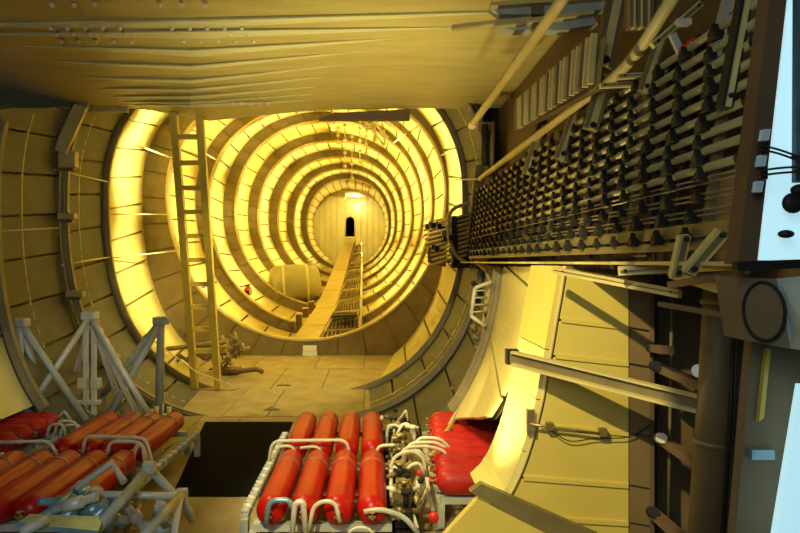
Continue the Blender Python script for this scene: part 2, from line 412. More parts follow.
# ---------------------------------------------------------------- right wall behind the rod bank, and right recess
wr = sempty('wall_right')
for a, b in zip([.8, 2.0, 3.0, 4.0, 5.0, 6.6, 8.4], [2.0, 3.0, 4.0, 5.0, 6.6, 8.4, 10.3]):
    MB().box((2.02, a+.01, 2.25), (2.12, b-.01, 4.79 if a < 8 else 5.8)).build('wall_panel', DBRN, wr)
for a, b in zip([1.93, 2.25, 2.62, 3.0], [2.25, 2.62, 3.0, 3.4]):
    MB().box((a+.006, 4.45, -.02), (b-.006, 4.5, 2.3)).build('recess_board', BRN, wr)
MB().box((3.4, .8, -.02), (3.5, 4.5, 4.8)).build('wall_panel', DBRN, wr)

# ================================================================ near box frame on the right
def near_frame():
    Yn, Yf = 3.87, 4.55
    c2 = [(563, 266), (559, 292), (554, 320), (549, 350), (545, 372), (540, 400), (534, 425), (526, 452), (516, 478), (505, 498), (490, 514)]
    P = smooth_path([at(x, y, Yn) for x, y in c2], 3)
    t = thing('box_frame', 'large curved yellow box frame with broad face panels at the right, beside the red cylinders', 'frame', (1.3, Yn, 0))
    # inner flange (faces the cabin), split at the seams
    cuts = [0, 9, 15, 21, 27, len(P)-1]
    for k, (a, b) in enumerate(zip(cuts[:-1], cuts[1:])):
        rows = []
        for i in range(a, b+1):
            e = .004 if i == a else (-.004 if i == b else 0)
            p = P[i]+Vector((0, 0, -e)); rows.append([p, Vector((p.x, Yf, p.z))])
        MB().grid(rows, -.03, smooth=False).build('flange_panel', YELP if k < 1 else PALE, t)
    # face panels between the flange edge and the straight outer edge
    xe = (650-VX)*Yn/F
    def edge(z):
        for a, b in zip(P[:-1], P[1:]):
            if b.z <= z <= a.z: return lerp(a, b, (a.z-z)/(a.z-b.z)).x
        return P[-1].x if z < P[-1].z else P[0].x
    zc = [2.31, 1.95, 1.70, 1.22, .86, .60, .30, .02]
    for k, (za, zb) in enumerate(zip(zc[:-1], zc[1:])):
        g = .008; sl = -.10; pts = []
        zz = [lerp(za-g, zb+g, i/6) for i in range(7)]
        left = [Vector((edge(z)+.035, Yn, z)) for z in zz]
        xe2 = (629-VX)*Yn/F
        right = [Vector((xe2-.004, Yn, zb+g+sl*.55)), Vector((xe2-.004, Yn, za-g+sl*.55))]
        MB().prism(left+right, (0, .02, 0)).build('face_panel', YELP, t)
        MB().prism([Vector((xe2+.004, Yn, za-g+sl*.55)), Vector((xe2+.004, Yn, zb+g+sl*.55)), Vector((xe, Yn, zb+g+sl*.8)), Vector((xe, Yn, za-g+sl*.8))], (0, .02, 0)).build('shaded_edge_board', BRN, t)  # shade along the frame's outer edge, painted as a brown board
        MB().bar((edge(zb)+.05, Yn-.008, zb), (xe2-.01, Yn-.008, zb+sl*.55), .016, .03).build('seam_batten', YELP, t)
    MB().prism([Vector((p.x+.04, Yn+.03, p.z)) for p in P]+[Vector((xe, Yn+.03, .0)), Vector((xe, Yn+.03, 2.28))], (0, .02, 0)).build('face_backing', SEAM, t)
    MB().box((xe, Yn, 0), (xe+.03, 4.45, 2.28)).build('outer_side', DBRN, t)
    # edge bead
    MB().tube([p+Vector((.01, -.012, 0)) for p in P], .014, 6).build('edge_bead', CAP, t)
near_frame()
# lower longeron and toe plate in front of the frame foot
t = thing('toe_board', 'dark edged yellow toe board rising along the foot of the box frame at bottom', 'board', at(500, 510, 3.7))
MB().prism([at(470, 492, 3.75), at(482, 484, 3.75), at(600, 536, 3.75), at(600, 560, 3.75), at(566, 545, 3.75)], (0, .06, 0)).build('dark_edge', OLIVE, t)
MB().prism([at(478, 499, 3.74), at(560, 541, 3.74), at(545, 560, 3.74), at(436, 545, 3.74)], (0, .06, 0)).build('plate', YELP, t)
# diagonal beam in front of the frame
t = thing('angle_beam', 'long pale angle beam running down to the right across the box frame', 'beam', at(630, 388, 3.4))
a, b = at(511, 357, 3.82), at(752, 416, 3.05)
MB().bar(a, b, .05, .075).build('web', OLIVE, t)
MB().bar(a+Vector((0,-.04,-.04)), b+Vector((0,-.04,-.04)), .09, .016).build('flange', CAP, t)
MB().bar(a+Vector((0,-.03,.04)), b+Vector((0,-.03,.04)), .07, .012).build('flange', CAP, t)
MB().box(a+Vector((-.03,-.02,-.05)), a+Vector((.05,.05,.05))).build('end_bracket', DARK, t)
# cleat with cable on the frame face
t = thing('door_latch', 'small dark latch bar with hanging cable on the yellow frame panel', 'latch', at(560, 428, 3.8))
MB().box(at(527, 410, 3.8), at(533, 432, 3.84)).build('latch_plate', BRASS, t)
MB().tube([at(530, 424, 3.8), at(548, 427, 3.8), at(575, 430, 3.8), at(603, 434, 3.8)], .009, 6).build('bar', BRASS, t)
MB().tube(smooth_path([at(550, 430, 3.82), at(570, 441, 3.82), at(596, 438, 3.82), at(628, 437, 3.82), at(650, 425, 3.82)]), .004, 5).build('cable', DARK, t)
for x, y in ((547, 426), (600, 432)): MB().box(at(x, y-3, 3.79), at(x+5, y+3, 3.83)).build('clip', BRASS, t)

# ================================================================ ladder
def ladder():
    Yb_, Yt = 10.25, 8.72
    t = thing('ladder', 'tall yellow ladder leaning from the deck up to the ceiling edge', 'ladder', at(206, 392, 10.3))
    lb, lt, rb, rt = at(195, 388, Yb_), at(173.5, 112, Yt), at(218, 388, Yb_), at(199.5, 112, Yt)
    for a, b in ((lb, lt), (rb, rt)): MB().bar(a, b, .115, .10, (0,1,0)).build('rail', YEL, t)
    for y in (373, 351, 329, 307, 284, 260, 236, 212, 188, 163, 137):
        # fraction along the rail for this height
        lo, hi = 0, 1
        for _ in range(30):
            q = (lo+hi)/2; p = lerp(lb, lt, q); yy = VY-(p.z-H)*F/p.y
            if yy > y: lo = q
            else: hi = q
        MB().bar(lerp(lb, lt, lo), lerp(rb, rt, lo), .07, .075).build('rung', YEL, t)
    m = MB().box(at(172, 392, 10.25), at(236, 392, 10.25)+Vector((0,.35,.05))); m.build('base_plate', DECK, t, bevel=.01)
ladder()

# ================================================================ mat
tag(MB().prism([at(172, 497, 5.6), at(262, 497, 5.6), at(293, 422.5, 8.2), at(205, 422.5, 8.2)], (0, 0, .012)).build('floor_mat', BLACK), 'black rectangular mat lying on the deck between the two cylinder racks', 'mat')

# ================================================================ tubular tripods on the left
def tripod(name_label, apex, feet, post, m, r=.045, group=None, clamp=True):
    t = thing('strut_stand', name_label, 'stand', (apex.x, apex.y, 0))
    for f in feet: MB().tube([apex, f], r, 10).build('strut', m, t)
    if post is not None:
        for dx in (-.055, .055): MB().bar(apex+Vector((dx,0,.02)), post+Vector((dx,0,0)), .05, .06, (0,1,0)).build('post', m, t)
    MB().box(apex-Vector((.10,.07,.05)), apex+Vector((.10,.07,.06))).build('head_fitting', m, t, bevel=.02)
    if clamp and post is not None:
        c = lerp(apex, post, .62)
        for s in (-1, 1): MB().box(c+Vector((s*.03,-.06,-.07)), c+Vector((s*.15,.04,.07))).build('clamp', CREAM, t, bevel=.015)
        c = lerp(apex, post, .80); MB().box(c+Vector((-.14,-.05,-.02)), c+Vector((.14,.03,.03))).build('cross_clip', STEEL, t)
    return t
Yt = 7.6
def dp(x, Y): return Vector(((x-VX)*Y/F, Y, .02))
tripod('pale strut stand with double centre post behind the left cylinders', at(90, 316, Yt), [at(33, 402, 7.0), at(152, 420, 7.3), at(128, 425, 8.0), at(62, 425, 8.3), at(143, 428, 7.6)], at(90, 424, Yt), STEEL, .042)
tripod('grey-green strut stand nearest the ladder with a stout single pole', at(161, 321, 7.7), [at(105, 424, 7.6), at(160, 424, 7.7), at(158, 424, 8.3), at(95, 405, 8.2)], None, GREY, .05)
tripod('bluish strut stand at the far left edge behind the others', at(20, 323, 7.05), [at(20, 424, 7.05), at(86, 420, 7.3), at(-20, 425, 6.95), at(50, 420, 7.5)], None, GREY, .045)
t = thing('pipe_base', 'clustered pale pipe base around the foot of the grey-green pole', 'fitting', at(161, 428, 7.5))
for k in range(7):
    a = k*.9; p = at(161, 424, 7.6)+Vector((.13*math.cos(a), .10*math.sin(a), 0)); MB().tube([p, p+Vector((0,0,.16+.05*(k % 3)))], .035, 8).build('stub', STEEL, t)
# white cup-like cap on the stands
for (x, y, Y, lb) in ((19, 322, 7.85, 'bluish'), (161, 330, 7.66, 'green')):
    pass

# ================================================================ gas cylinders
def lathe(m, prof, p0, axis, seg=20):
    axis = Vector(axis).normalized(); m.tube([Vector(p0)+axis*s for s, r in prof], [max(r, .001) for s, r in prof], seg, caps=False)
    return m
PROF = [(0, .004), (.004, .03), (.012, .055), (.03, .085), (.055, .105), (.09, .116), (.13, .12), (.5, .12), (.9, .12), (1.12, .12), (1.16, .116), (1.19, .10), (1.205, .07), (1.21, .004)]
proto = {}
def cylinder(kind, loc, rotz, label, group, mt, L=1.21):
    """axis along +Y from loc, valve end first"""
    if kind not in proto:
        prof = [(s if s < .5 else s+(L-1.21), r) for s, r in PROF]
        t = thing('gas_cylinder', label, 'cylinder', (0,0,0), group)
        lathe(MB(), prof, (0,0,0), (0,1,0)).build('body', mt, t)
        lathe(MB(), [(-.0, .034), (.01, .037), (.035, .037), (.05, .02)], (0,-.02,0), (0,1,0), 12).build('neck_ring', REDW, t)
        m = MB(); m.tube([(0,.0,0),(0,-.05,0)], .018, 8); m.tube([(-.03,-.035,0),(.03,-.035,0)], .012, 8); v = m.build('valve', BRASS, t)
        MB().tube([(0,-.035,0),(0,-.035,.035)], .010, 8).tube([(0,-.035,.035),(0,-.035,.045)], .026, 10).build('hand_wheel', BRASS, v)
        lathe(MB(), [(L-.30, .1215), (L-.30, .1235), (L-.265, .1235), (L-.265, .1215)], (0,0,0), (0,1,0)).build('strap', BAND, t)
        proto[kind] = t; r = t
    else:
        s = proto[kind]; r = s.copy(); C.objects.link(r)
        for ch in s.children:
            c = ch.copy(); C.objects.link(c); c.parent = r
            for g in ch.children:
                d = g.copy(); C.objects.link(d); d.parent = c
        r['label'] = label; r['group'] = group
    r.location = loc; r.rotation_euler = (0, 0, rotz)
    return r
ZC = .405
ORD = ['leftmost', 'second from left', 'third from left', 'fourth from left', 'fifth from left', 'rightmost']
RX = [-.80, -.535, -.27, -.005]
for k, x in enumerate(RX):
    o = ['leftmost', 'second from the left', 'third from the left', 'rightmost'][k]
    cylinder('r', (x, 4.30, ZC), 0, 'front-row red gas cylinder beside the mat, %s' % o, 'cylinders in the right rack', RED)
    cylinder('r', (x, 5.70, ZC), 0, 'back-row red gas cylinder beside the mat, %s' % o, 'cylinders in the right rack', RED)
LX = [-3.48, -3.215, -2.95, -2.69, -2.425]
for k, x in enumerate(LX):
    o = ['leftmost', 'second from the left', 'third from the left', 'second from the right', 'rightmost'][k]
    cylinder('r', (x, 4.30, ZC), 0, 'front-row red gas cylinder of the left rack, %s' % o, 'cylinders in the left rack', RED)
    if k: cylinder('r', (x, 5.70, ZC), 0, 'back-row red gas cylinder of the left rack, %s' % ['', 'leftmost', 'second from the left', 'third from the left', 'rightmost'][k], 'cylinders in the left rack', RED)
for k in range(8):
    y = 4.95+k*.258
    L = 'dusty red cylinder lying crossways behind the box frame, %s' % ['nearest the viewer', 'second nearest', 'third nearest', 'fourth nearest', 'fourth from the back', 'third from the back', 'second from the back', 'farthest back'][k]
    cylinder('x', (.56+.018*k, y, .42), -math.pi/2, L, 'crossways cylinders in the right rack', REDW)
for k in range(4):
    y = 5.95+k*.262
    L = 'dusty red cylinder lying crossways at the far left edge, %s' % ['nearest the viewer', 'second nearest', 'second from the back', 'farthest back'][k]
    cylinder('x', (-3.78+.0*k, y, .42), math.pi/2, L, 'crossways cylinders in the left rack', REDW)

def rack(x0, x1, y0, y1, label, m=GREY):
    t = thing('cylinder_rack', label, 'rack', ((x0+x1)/2, (y0+y1)/2, 0))
    for y in (y0, (y0+y1)/2-.05, (y0+y1)/2+.1, y1): MB().box((x0, y-.03, .22), (x1, y+.03, .28)).build('cross_bar', m, t)
    for x in (x0, x1): MB().box((x-.03, y0-.04, .16), (x+.03, y1+.04, .22)).build('side_rail', m, t)
    for x in (x0, x1):
        for y in (y0, y1): MB().box((x-.03, y-.03, 0), (x+.03, y+.03, .16)).build('leg', m, t)
    return t
rack(-.95, .15, 4.45, 6.85, 'low grey rack under the lengthwise cylinders beside the mat')
rack(-3.62, -2.27, 4.45, 6.85, 'low grey rack under the lengthwise cylinders at the left')
t = rack(.6, 1.5, 4.95, 6.8, 'low grey rack under the crossways cylinders at the right')
rack(-4.9, -3.85, 5.9, 6.8, 'low grey rack under the crossways cylinders at the left edge')
# ridged side rail beside each rack
def ridged(xa, ya, xb, yb, z, label):
    t = thing('ridged_rail', label, 'rail', (xa, ya, 0))
    a, b = Vector((xa, ya, z)), Vector((xb, yb, z)); MB().bar(a, b, .05, .04).build('bar', GREY, t)
    for s in (0, 1): MB().box(lerp(a, b, s)-Vector((.03,.03,z)), lerp(a, b, s)+Vector((.03,.03,-.01))).build('leg', GREY, t)
    n = 26
    for k in range(n):
        p = lerp(a, b, (k+.5)/n); MB().tube([p+Vector((-.035,0,.035)), p+Vector((.035,0,.035))], .026, 6).build('ridge', STEEL if k % 2 else GREY, t)
ridged(-2.20, 5.0, -2.12, 6.75, .26, 'ridged grey rail along the left edge of the black mat')
ridged(-1.03, 4.5, -1.03, 6.6, .30, 'ridged grey rail along the right edge of the black mat')

# ---------------------------------------------------------------- hoop pipes
def hoop(pts, Y, label, group, m=CREAM, r=.017, name='manifold_pipe', rr=.09):
    P = [at(q[0], q[1], q[2] if len(q) > 2 else Y) for q in pts]
    o = MB().tube(round_path(P, rr), r, 10).build(name, m, None, origin=P[0]); tag(o, label, 'pipe', group)
    return o
HG = 'hoop pipes over the cylinders'
hoop([(83, 452), (85, 436), (146, 438), (153, 466)], 5.62, 'longest cream hoop pipe bridging the back row of the left rack', HG)
hoop([(107, 456), (110, 441), (142, 442), (149, 466)], 5.55, 'cream hoop pipe nested just inside the longest one of the left rack', HG)
hoop([(134, 458), (137, 444), (143, 446), (145, 467)], 5.5, 'shortest cream hoop pipe at the right end of the left rack', HG)
hoop([(-20, 443), (50, 441), (57, 456)], 5.6, 'long straight cream pipe coming in from the left edge over the cylinders', HG)
hoop([(-8, 470), (2, 450), (8, 466)], 5.4, 'small cream bend at the left edge beside the black gap', HG)
for k, (x0, x1, y) in enumerate(((47, 66, 424), (55, 78, 421), (60, 83, 425))):
    hoop([(x0, y+15), (x0+2, y), (x1-2, y), (x1, y+14)], 6.2+.1*k, 'small cream arch of three behind the left rack, %s' % ['leftmost', 'middle', 'rightmost'][k], HG, r=.015)
hoop([(57, 420), (64, 411), (71, 420)], 6.6, 'little pointed grey loop on top of the small arches', HG, GREY, .014, rr=.02)
hoop([(268, 468), (272, 441), (347, 440), (350, 458)], 5.6, 'longest cream hoop pipe over the back row beside the mat', HG, CREAM, .016)
hoop([(275, 458), (278, 446), (293, 446), (296, 457)], 5.62, 'short cream hoop over the leftmost back cylinder beside the mat', HG, CREAM, .014)
hoop([(300, 448), (318, 446), (323, 457)], 5.64, 'short cream bend over the second back cylinder beside the mat', HG, CREAM, .014)
hoop([(375, 458), (378, 446), (392, 445), (404, 446)], 5.6, 'cream bend from the rightmost back cylinder to the valve column', HG, CREAM, .016)
hoop([(266, 527), (269, 500), (289, 500), (292, 508)], 4.25, 'silver hoop pipe over the leftmost front cylinder end', HG, BLUEG, .020)
hoop([(292, 536), (295, 503), (303, 501), (306, 536)], 4.2, 'tall silver double bend between the front cylinder ends', HG, STEEL, .022)
hoop([(309, 530), (314, 503), (335, 500), (340, 522)], 4.22, 'cream hoop pipe over the second front cylinder end', HG, CREAM, .016)
hoop([(345, 540), (352, 528), (368, 527), (376, 538)], 4.2, 'thin cream hoop low in front of the right front cylinders', HG, CREAM, .010)
hoop([(364, 512), (380, 509), (404, 516), (418, 533)], 4.3, 'grey-green hose sweeping from the rightmost front cylinder', HG, GREY, .020)

# central valve column between lengthwise and crossways cylinders
MG = 'bent pipes of the valve column'
vc = [([(386, 452), (388, 425), (399, 425), (400, 440)], 6.2), ([(392, 440), (395, 427), (410, 424), (413, 440)], 6.3), ([(396, 436), (404, 422), (414, 428), (415, 445)], 6.1),
      ([(414, 450), (418, 438), (440, 438), (452, 450), (452, 462)], 5.6), ([(404, 462), (408, 443), (436, 442), (449, 450), (450, 461)], 5.5), ([(398, 470), (402, 447), (430, 446), (446, 452), (447, 462)], 5.4),
      ([(390, 476), (393, 456), (412, 450), (424, 458), (427, 495)], 5.1), ([(401, 480), (404, 452), (420, 450), (426, 462), (430, 500)], 5.2), ([(404, 490), (408, 466), (420, 462), (424, 474)], 5.0),
      ([(428, 488), (418, 510), (412, 520)], 4.8), ([(427, 478), (430, 500), (434, 514)], 4.9), ([(391, 470), (391, 540)], 4.9), ([(401, 505), (403, 545)], 4.6), ([(413, 515), (423, 545)], 4.5)]
vl = ['far left arch', 'far middle arch', 'far right arch', 'topmost run toward the crossways cylinders', 'middle run toward the crossways cylinders', 'lowest run toward the crossways cylinders', 'wide front hoop',
      'narrow front hoop', 'small inner hoop', 'slanting arm down left', 'upright arm above the red knob', 'left upright stem', 'middle upright stem', 'right slanting stem']
for (pts, Y), l in zip(vc, vl):
    hoop(pts, Y, 'cream pipe of the valve column, '+l, MG, CREAM, .016, rr=.12)
hoop([(396, 424), (406, 410), (408, 422)], 6.5, 'pointed cream hook standing on top of the valve column', MG, CREAM, .012, rr=.02)
t = thing('valve_column', 'column of dark and brass valve blocks between the cylinder racks', 'valves', (.25, 5.3, 0))
for k in range(11):
    y = 4.5+k*.21; x = .23+random.uniform(-.03, .05)
    b = MB().box((x-.07, y-.07, .24), (x+.07, y+.07, .38+random.uniform(0, .08))).build('valve_block', BRASS if k % 3 else DARK, t, bevel=.012)
    MB().tube([(x+.02, y, .38), (x+.02, y, .50)], .022, 8).build('stem', DARK, t)
    m = MB().tube([(x+.02, y, .49), (x+.02, y, .52)], .045, 10); m.build('hand_wheel', BRASS if k % 2 else DARK, t)
    MB().tube([(x-.10, y+.05, .33), (x+.13, y+.05, .33)], .02, 8).build('union', BRASS, t)
for k in range(34):
    p = Vector((random.uniform(.10, .44), random.uniform(4.4, 6.7), random.uniform(.30, .62))); d = Vector((random.uniform(-1, 1), random.uniform(-1, 1), random.uniform(-.6, .6))).normalized()*random.uniform(.03, .08)
    MB().tube([p-d, p-d*.2, p-d*.2, p+d*.5, p+d*.5, p+d], [.014, .014, .024, .024, .014, .014], 8).build('small_fitting', (BRASS, DARK, OLIVE, CREAM)[k % 4], t)
MB().box((.12, 4.4, .02), (.38, 6.8, .22)).build('base_tray', DARK, t)
for x, y, Y, l in ((434, 518, 4.6, 'round red knob at the lower end of the valve column'), (420, 474, 5.0, 'small red knob on the middle of the valve column'), (431, 482, 5.0, 'small red knob close to the crossways cylinders')):
    o = lathe(MB(), [(0, .002), (.0, .028 if Y > 4.8 else .042), (.03, .03 if Y > 4.8 else .044), (.045, .02), (.05, .002)], (0,0,0), (0,1,0), 14).build('red_knob', REDP, t); o.location = at(x, y, Y)-t.location

# ================================================================ foreground blue-grey tube frame, bottom left
Yg = 3.6
t = thing('tube_frame', 'blue-grey tubular frame with triangular ends in the bottom left corner', 'frame', at(120, 533, Yg))
def tb(pts, r=.028, m=GREY, nm='tube', Y=Yg): return MB().tube([at(q[0], q[1], q[2] if len(q) > 2 else Y) for q in pts], r, 10).build(nm, m, t)
tb([(96, 530, 3.4), (149, 468, 4.0)], .034); tb([(149, 468, 4.0), (166, 486, 4.1), (192, 515, 4.0)], .030); tb([(92, 494, 3.9), (181, 496, 3.9)], .024, STEEL)
tb([(181, 495, 3.9), (140, 540, 3.3)], .028); tb([(181, 495, 3.9), (172, 545, 3.5)], .022, STEEL); tb([(181, 496, 3.9), (192, 520, 4.0)], .028)
tb([(48, 520, 3.3), (20, 533, 3.2)], .03)
MB().prism([at(16, 523, 3.3), at(30, 514, 3.5), at(104, 516, 3.5), at(98, 531, 3.3)], (0, 0, -.03)).build('foot_plate', BLUEG, t)
tb([(75, 489, 4.0), (112, 463, 4.2), (124, 482, 4.1)], .026, GREY, 'bent_handle')
for q, (x, y) in enumerate(((149, 468), (181, 495))):
    o = MB().box(at(x, y, 3.95)-Vector((.04,.03,.04)), at(x, y, 3.95)+Vector((.04,.04,.04))); o.build('joint', GREY, t, bevel=.01)
t = thing('valve_cluster', 'jumble of blue-grey pipe fittings inside the tubular frame, bottom left', 'fittings', at(120, 520, 3.8))
random.seed(21)
for k in range(26):
    x, y = random.uniform(62, 168), random.uniform(500, 534); Y = random.uniform(3.75, 4.15); p = at(x, y, Y)
    d = Vector((random.uniform(-1, 1), random.uniform(-.3, .3), random.uniform(-.5, 1))).normalized()*random.uniform(.06, .16)
    m = MB().tube([p-d, p-d*.3, p-d*.3, p+d*.5, p+d*.5, p+d], [.03, .03, .044, .044, .028, .028], 8)
    m.build('fitting', random.choice([BLUEG, BLUEG, STEEL, GREY, BRASS]), t)
t = thing('sloping_pipe_pair', 'pair of blue-grey pipes sloping over the front left cylinders', 'pipes', at(60, 500, 3.9))
for a, b, r in (((40, 522, 3.7), (78, 492, 4.05), .045), ((62, 520, 3.75), (92, 496, 4.0), .04)):
    MB().tube([at(*a), at(*b)], r, 12).build('pipe', BLUEG, t); MB().tube([at(*b), at(b[0]+6, b[1]-5, b[2]+.06)], r*1.3, 12).build('collar', STEEL, t)

# deck box edge at the bottom (plate in front of the mat)
tag(MB().prism([at(150, 540, 4.75), at(247, 540, 4.75), at(252, 499, 5.5), at(172, 499, 5.5)], (0, 0, .02)).build('deck_plate', DECK), 'bare tan plate on the deck just in front of the mat', 'plate')

# ================================================================ catwalk
CW = [(14.6, 291, 316.5, 341), (16.4, 303, 326, 325), (18.8, 315, 334.5, 308), (22, 324, 340.5, 290), (26, 332.5, 346.5, 270), (31, 339.5, 351, 252), (37.7, 345.5, 355.5, 238)]
t = thing('catwalk', 'long tan plank catwalk rising to the doorway in the end wall', 'walkway', at(305, 341, 14.6))
S = []
for (Ya, la, ra, ya), (Yb2, lb2, rb2, yb) in zip(CW[:-1], CW[1:]):
    a0, a1, b0, b1 = at(la, ya, Ya), at(ra, ya, Ya), at(lb2, yb, Yb2), at(rb2, yb, Yb2)
    e = .01; q = [lerp(a0, b0, e), lerp(a1, b1, e), lerp(b1, a1, e), lerp(b0, a0, e)]
    MB().prism(q, (0, 0, -.10)).build('plank', CAP if Ya < 30 else YELP, t)
    for s0, s1 in ((a0, b0), (a1, b1)): MB().bar(s0-Vector((0,0,.12)), s1-Vector((0,0,.12)), .05, .16).build('side_rail', WEB, t)
for Ya, la, ra, ya in CW[1:-1]:
    p = at((la+ra)/2, ya, Ya)
    MB().box((p.x-.3, Ya-.05, p.z-1.0), (p.x-.22, Ya+.05, p.z-.1)).build('trestle', WEB, t); MB().box((p.x+.22, Ya-.05, p.z-1.0), (p.x+.3, Ya+.05, p.z-.1)).build('trestle', WEB, t)
# slatted racks right of the catwalk
RK = [(15.0, 318, 357, 330, 344, 9), (15.8, 325, 360, 319, 331, 9), (18.2, 334, 361, 301, 312, 9), (20.2, 338, 362, 291, 300.5, 9), (22.2, 342, 361, 281, 290, 8), (24.5, 345, 361, 272, 280, 8), (27.0, 347, 361, 264, 271, 7), (30, 350, 361, 255, 263, 6), (33.5, 352.5, 361, 246, 254, 5)]
nm = ['nearest the deck', 'second from the deck', 'just beyond the dark shelf', 'second beyond the dark shelf', 'third beyond the dark shelf', 'fourth beyond the dark shelf', 'third from the far end', 'second from the far end', 'farthest up the catwalk']
for (Y, l, r, ty, by, n), q in zip(RK, nm):
    t = thing('slatted_rack', 'slatted brown rack on the right of the catwalk, '+q, 'rack', at((l+r)/2, by, Y), 'slatted racks along the catwalk')
    sk = .30
    A, B = at(l, by, Y), at(r, by-2.2, Y+.5); A2, B2 = at(l+6*15/Y, ty+1, Y+.9), at(r, ty-1.5, Y+1.3)
    for a, b in ((A, B), (A2, B2), (A, A2), (B, B2)): MB().bar(a, b, .05, .05).build('frame_bar', CAP, t)
    for a, b in ((A, B),):
        MB().bar(a+Vector((0,0,-.18)), b+Vector((0,0,-.18)), .03, .03).build('frame_bar', WEB, t)
    m = None
    for k in range(n):
        s = (k+.5)/n; MB().bar(lerp(A, B, s)+Vector((0,0,.02)), lerp(A2, B2, s)+Vector((0,0,.02)), .045, .07).build('slat', BRN if k % 2 else OLIVE, t)
    for k in range(n): s = (k+.5)/n; MB().bar(lerp(A, B, s)+Vector((0,0,-.20)), lerp(A, B, s), .03, .03).build('spindle', WEB, t)
tag(MB().prism([at(331, 316, 16.2), at(357, 315, 16.2), at(356, 312, 17.2), at(334, 313, 17.2)], (0, 0, -.05)).build('dark_shelf', DARK), 'thin dark shelf board between the slatted racks', 'shelf')
t = thing('handrail', 'thin upright rail along the outer side of the slatted racks', 'rail', at(360, 330, 15.5))
MB().tube([at(361, 300, 15.4), at(362, 262, 20), at(361.5, 238, 28)], .02, 6).build('rope', CREAM, t)
for x, y0, y1, Y in ((361, 300, 336, 15.4), (362, 280, 316, 17.5), (362, 262, 300, 20), (362, 250, 279, 24)): MB().tube([at(x, y0, Y), at(x, y1, Y)], .025, 6).build('post', CREAM, t)
for k, (x, y, Y, s) in enumerate(((291.5, 326, 14.9, 6), (298.5, 318.5, 15.7, 5.6), (305, 312.5, 16.4, 5.2), (311, 305.5, 17.2, 4.8))):
    p0, p1 = at(x-s/2, y+s, Y), at(x+s/2, y-s*.7, Y)
    t = thing('step_box', 'small dark box in a row climbing left of the catwalk, %s' % ['nearest', 'second nearest', 'third nearest', 'farthest'][k], 'box', (p0.x, Y, p0.z), 'dark boxes left of the catwalk')
    MB().box(p0, p1+Vector((0,.2,0))).build('case', DBRN, t, bevel=.01); MB().box(Vector((p0.x-.01, Y-.01, p1.z)), Vector((p1.x+.01, Y+.21, p1.z+.03))).build('lid', CAP, t)
# white placard at the near end
t = thing('placard', 'small white placard below the near end of the catwalk', 'placard', at(310, 355, 14.1))
MB().box(at(303, 351, 14.05), at(316.5, 345.5, 14.05)+Vector((0,.03,0))).build('card', WHITE, t); MB().box(at(302.5, 356, 14.05), at(317, 351.5, 14.05)+Vector((0,.05,0))).build('foot', WHITE, t)

# tank
t = thing('storage_tank', 'big pale translucent tank lying left of the catwalk', 'tank', at(300, 284, 20.5))
a, b = at(268, 286, 20.6), at(321, 283, 21.0); ax = b-a
lathe(MB(), [(0, .02), (.02, .3), (.10, .58), (.25, .72), (.4, .75), (ax.length-.4, .75), (ax.length-.25, .72), (ax.length-.10, .58), (ax.length-.02, .3), (ax.length, .02)], a, ax, 28).build('shell', TANK, t)
for s in (.28, .72): lathe(MB(), [(ax.length*s-.04, .74), (ax.length*s-.04, .77), (ax.length*s+.04, .77), (ax.length*s+.04, .74)], a, ax, 28).build('hoop', PALE, t)
lathe(MB(), [(0,.08),(.12,.08),(.12,.12),(.16,.12),(.16,.001)], lerp(a, b, .8)+Vector((0,0,.72)), (0,0,1), 12).build('filler_cap', STEEL, t)
# extinguisher
t = thing('fire_extinguisher', 'small red extinguisher hanging on the curved hull left of the tank', 'extinguisher', at(247, 294, 17.3))
p = at(247, 299, 17.3); lathe(MB(), [(0,.01),(.0,.085),(.30,.09),(.36,.06),(.38,.03),(.40,.03)], p, (0,0,1), 14).build('body', REDP, t)
MB().box(p+Vector((-.05,-.03,.39)), p+Vector((.06,.03,.43))).build('handle', DARK, t); MB().tube([p+Vector((.05,0,.40)), p+Vector((.13,0,.30)), p+Vector((.12,0,.12))], .02, 6).build('hose', DARK, t)
MB().box(p+Vector((-.09,-.09,.16)), p+Vector((.09,-.07,.26))).build('bracket', DARK, t)

# machinery heap behind the ladder
t = thing('pump_assembly', 'dense heap of brown pump pipework on the deck beside the ladder', 'machine', at(228, 372, 11.3))
random.seed(5)
for k in range(46):
    x = random.gauss(229, 6.5); y = random.uniform(338, 372); x += (355-y)*.10; p = at(x, y, random.uniform(11.3, 11.9))
    d = Vector((random.uniform(-1, 1), random.uniform(-.4, .4), random.uniform(-1, 1))).normalized()*random.uniform(.06, .16)
    MB().tube([p-d, p, p+d+Vector((0,0,.02))], random.uniform(.012, .035), 6).build('pipe', random.choice([OLIVE, BRN, BRASS, TUBE]), t)
MB().box(at(218, 374, 11.6), at(238, 369, 11.6)+Vector((0,.3,0))).build('bed_plate', BRN, t)
t = thing('cable_coils', 'two low brown cable coils on the deck left of the pump heap', 'cable', at(190, 355, 11.6))
for c in ((184, 357), (200, 355)):
    for k in range(4):
        m = MB(); q = at(c[0], c[1]+k*.8, 11.7); m.tube([q+Vector((.13*math.cos(a), .13*math.sin(a), .05*math.sin(3*a))) for a in [i*math.pi/8 for i in range(17)]], .014, 6, caps=False); m.build('coil', BRN, t)
tag(MB().tube([at(166, 349, 11.5), at(236, 341, 11.7)], .05, 10).build('boom_pipe', OLIVE), 'thick brown pipe lying level behind the ladder foot', 'pipe')
tag(MB().tube(round_path([at(232, 372, 11.2), at(258, 369, 11.3), at(262, 372, 11.2)], .1), .05, 8).build('floor_pipe', BRN), 'dark bent pipe lying on the deck right of the pump heap', 'pipe')
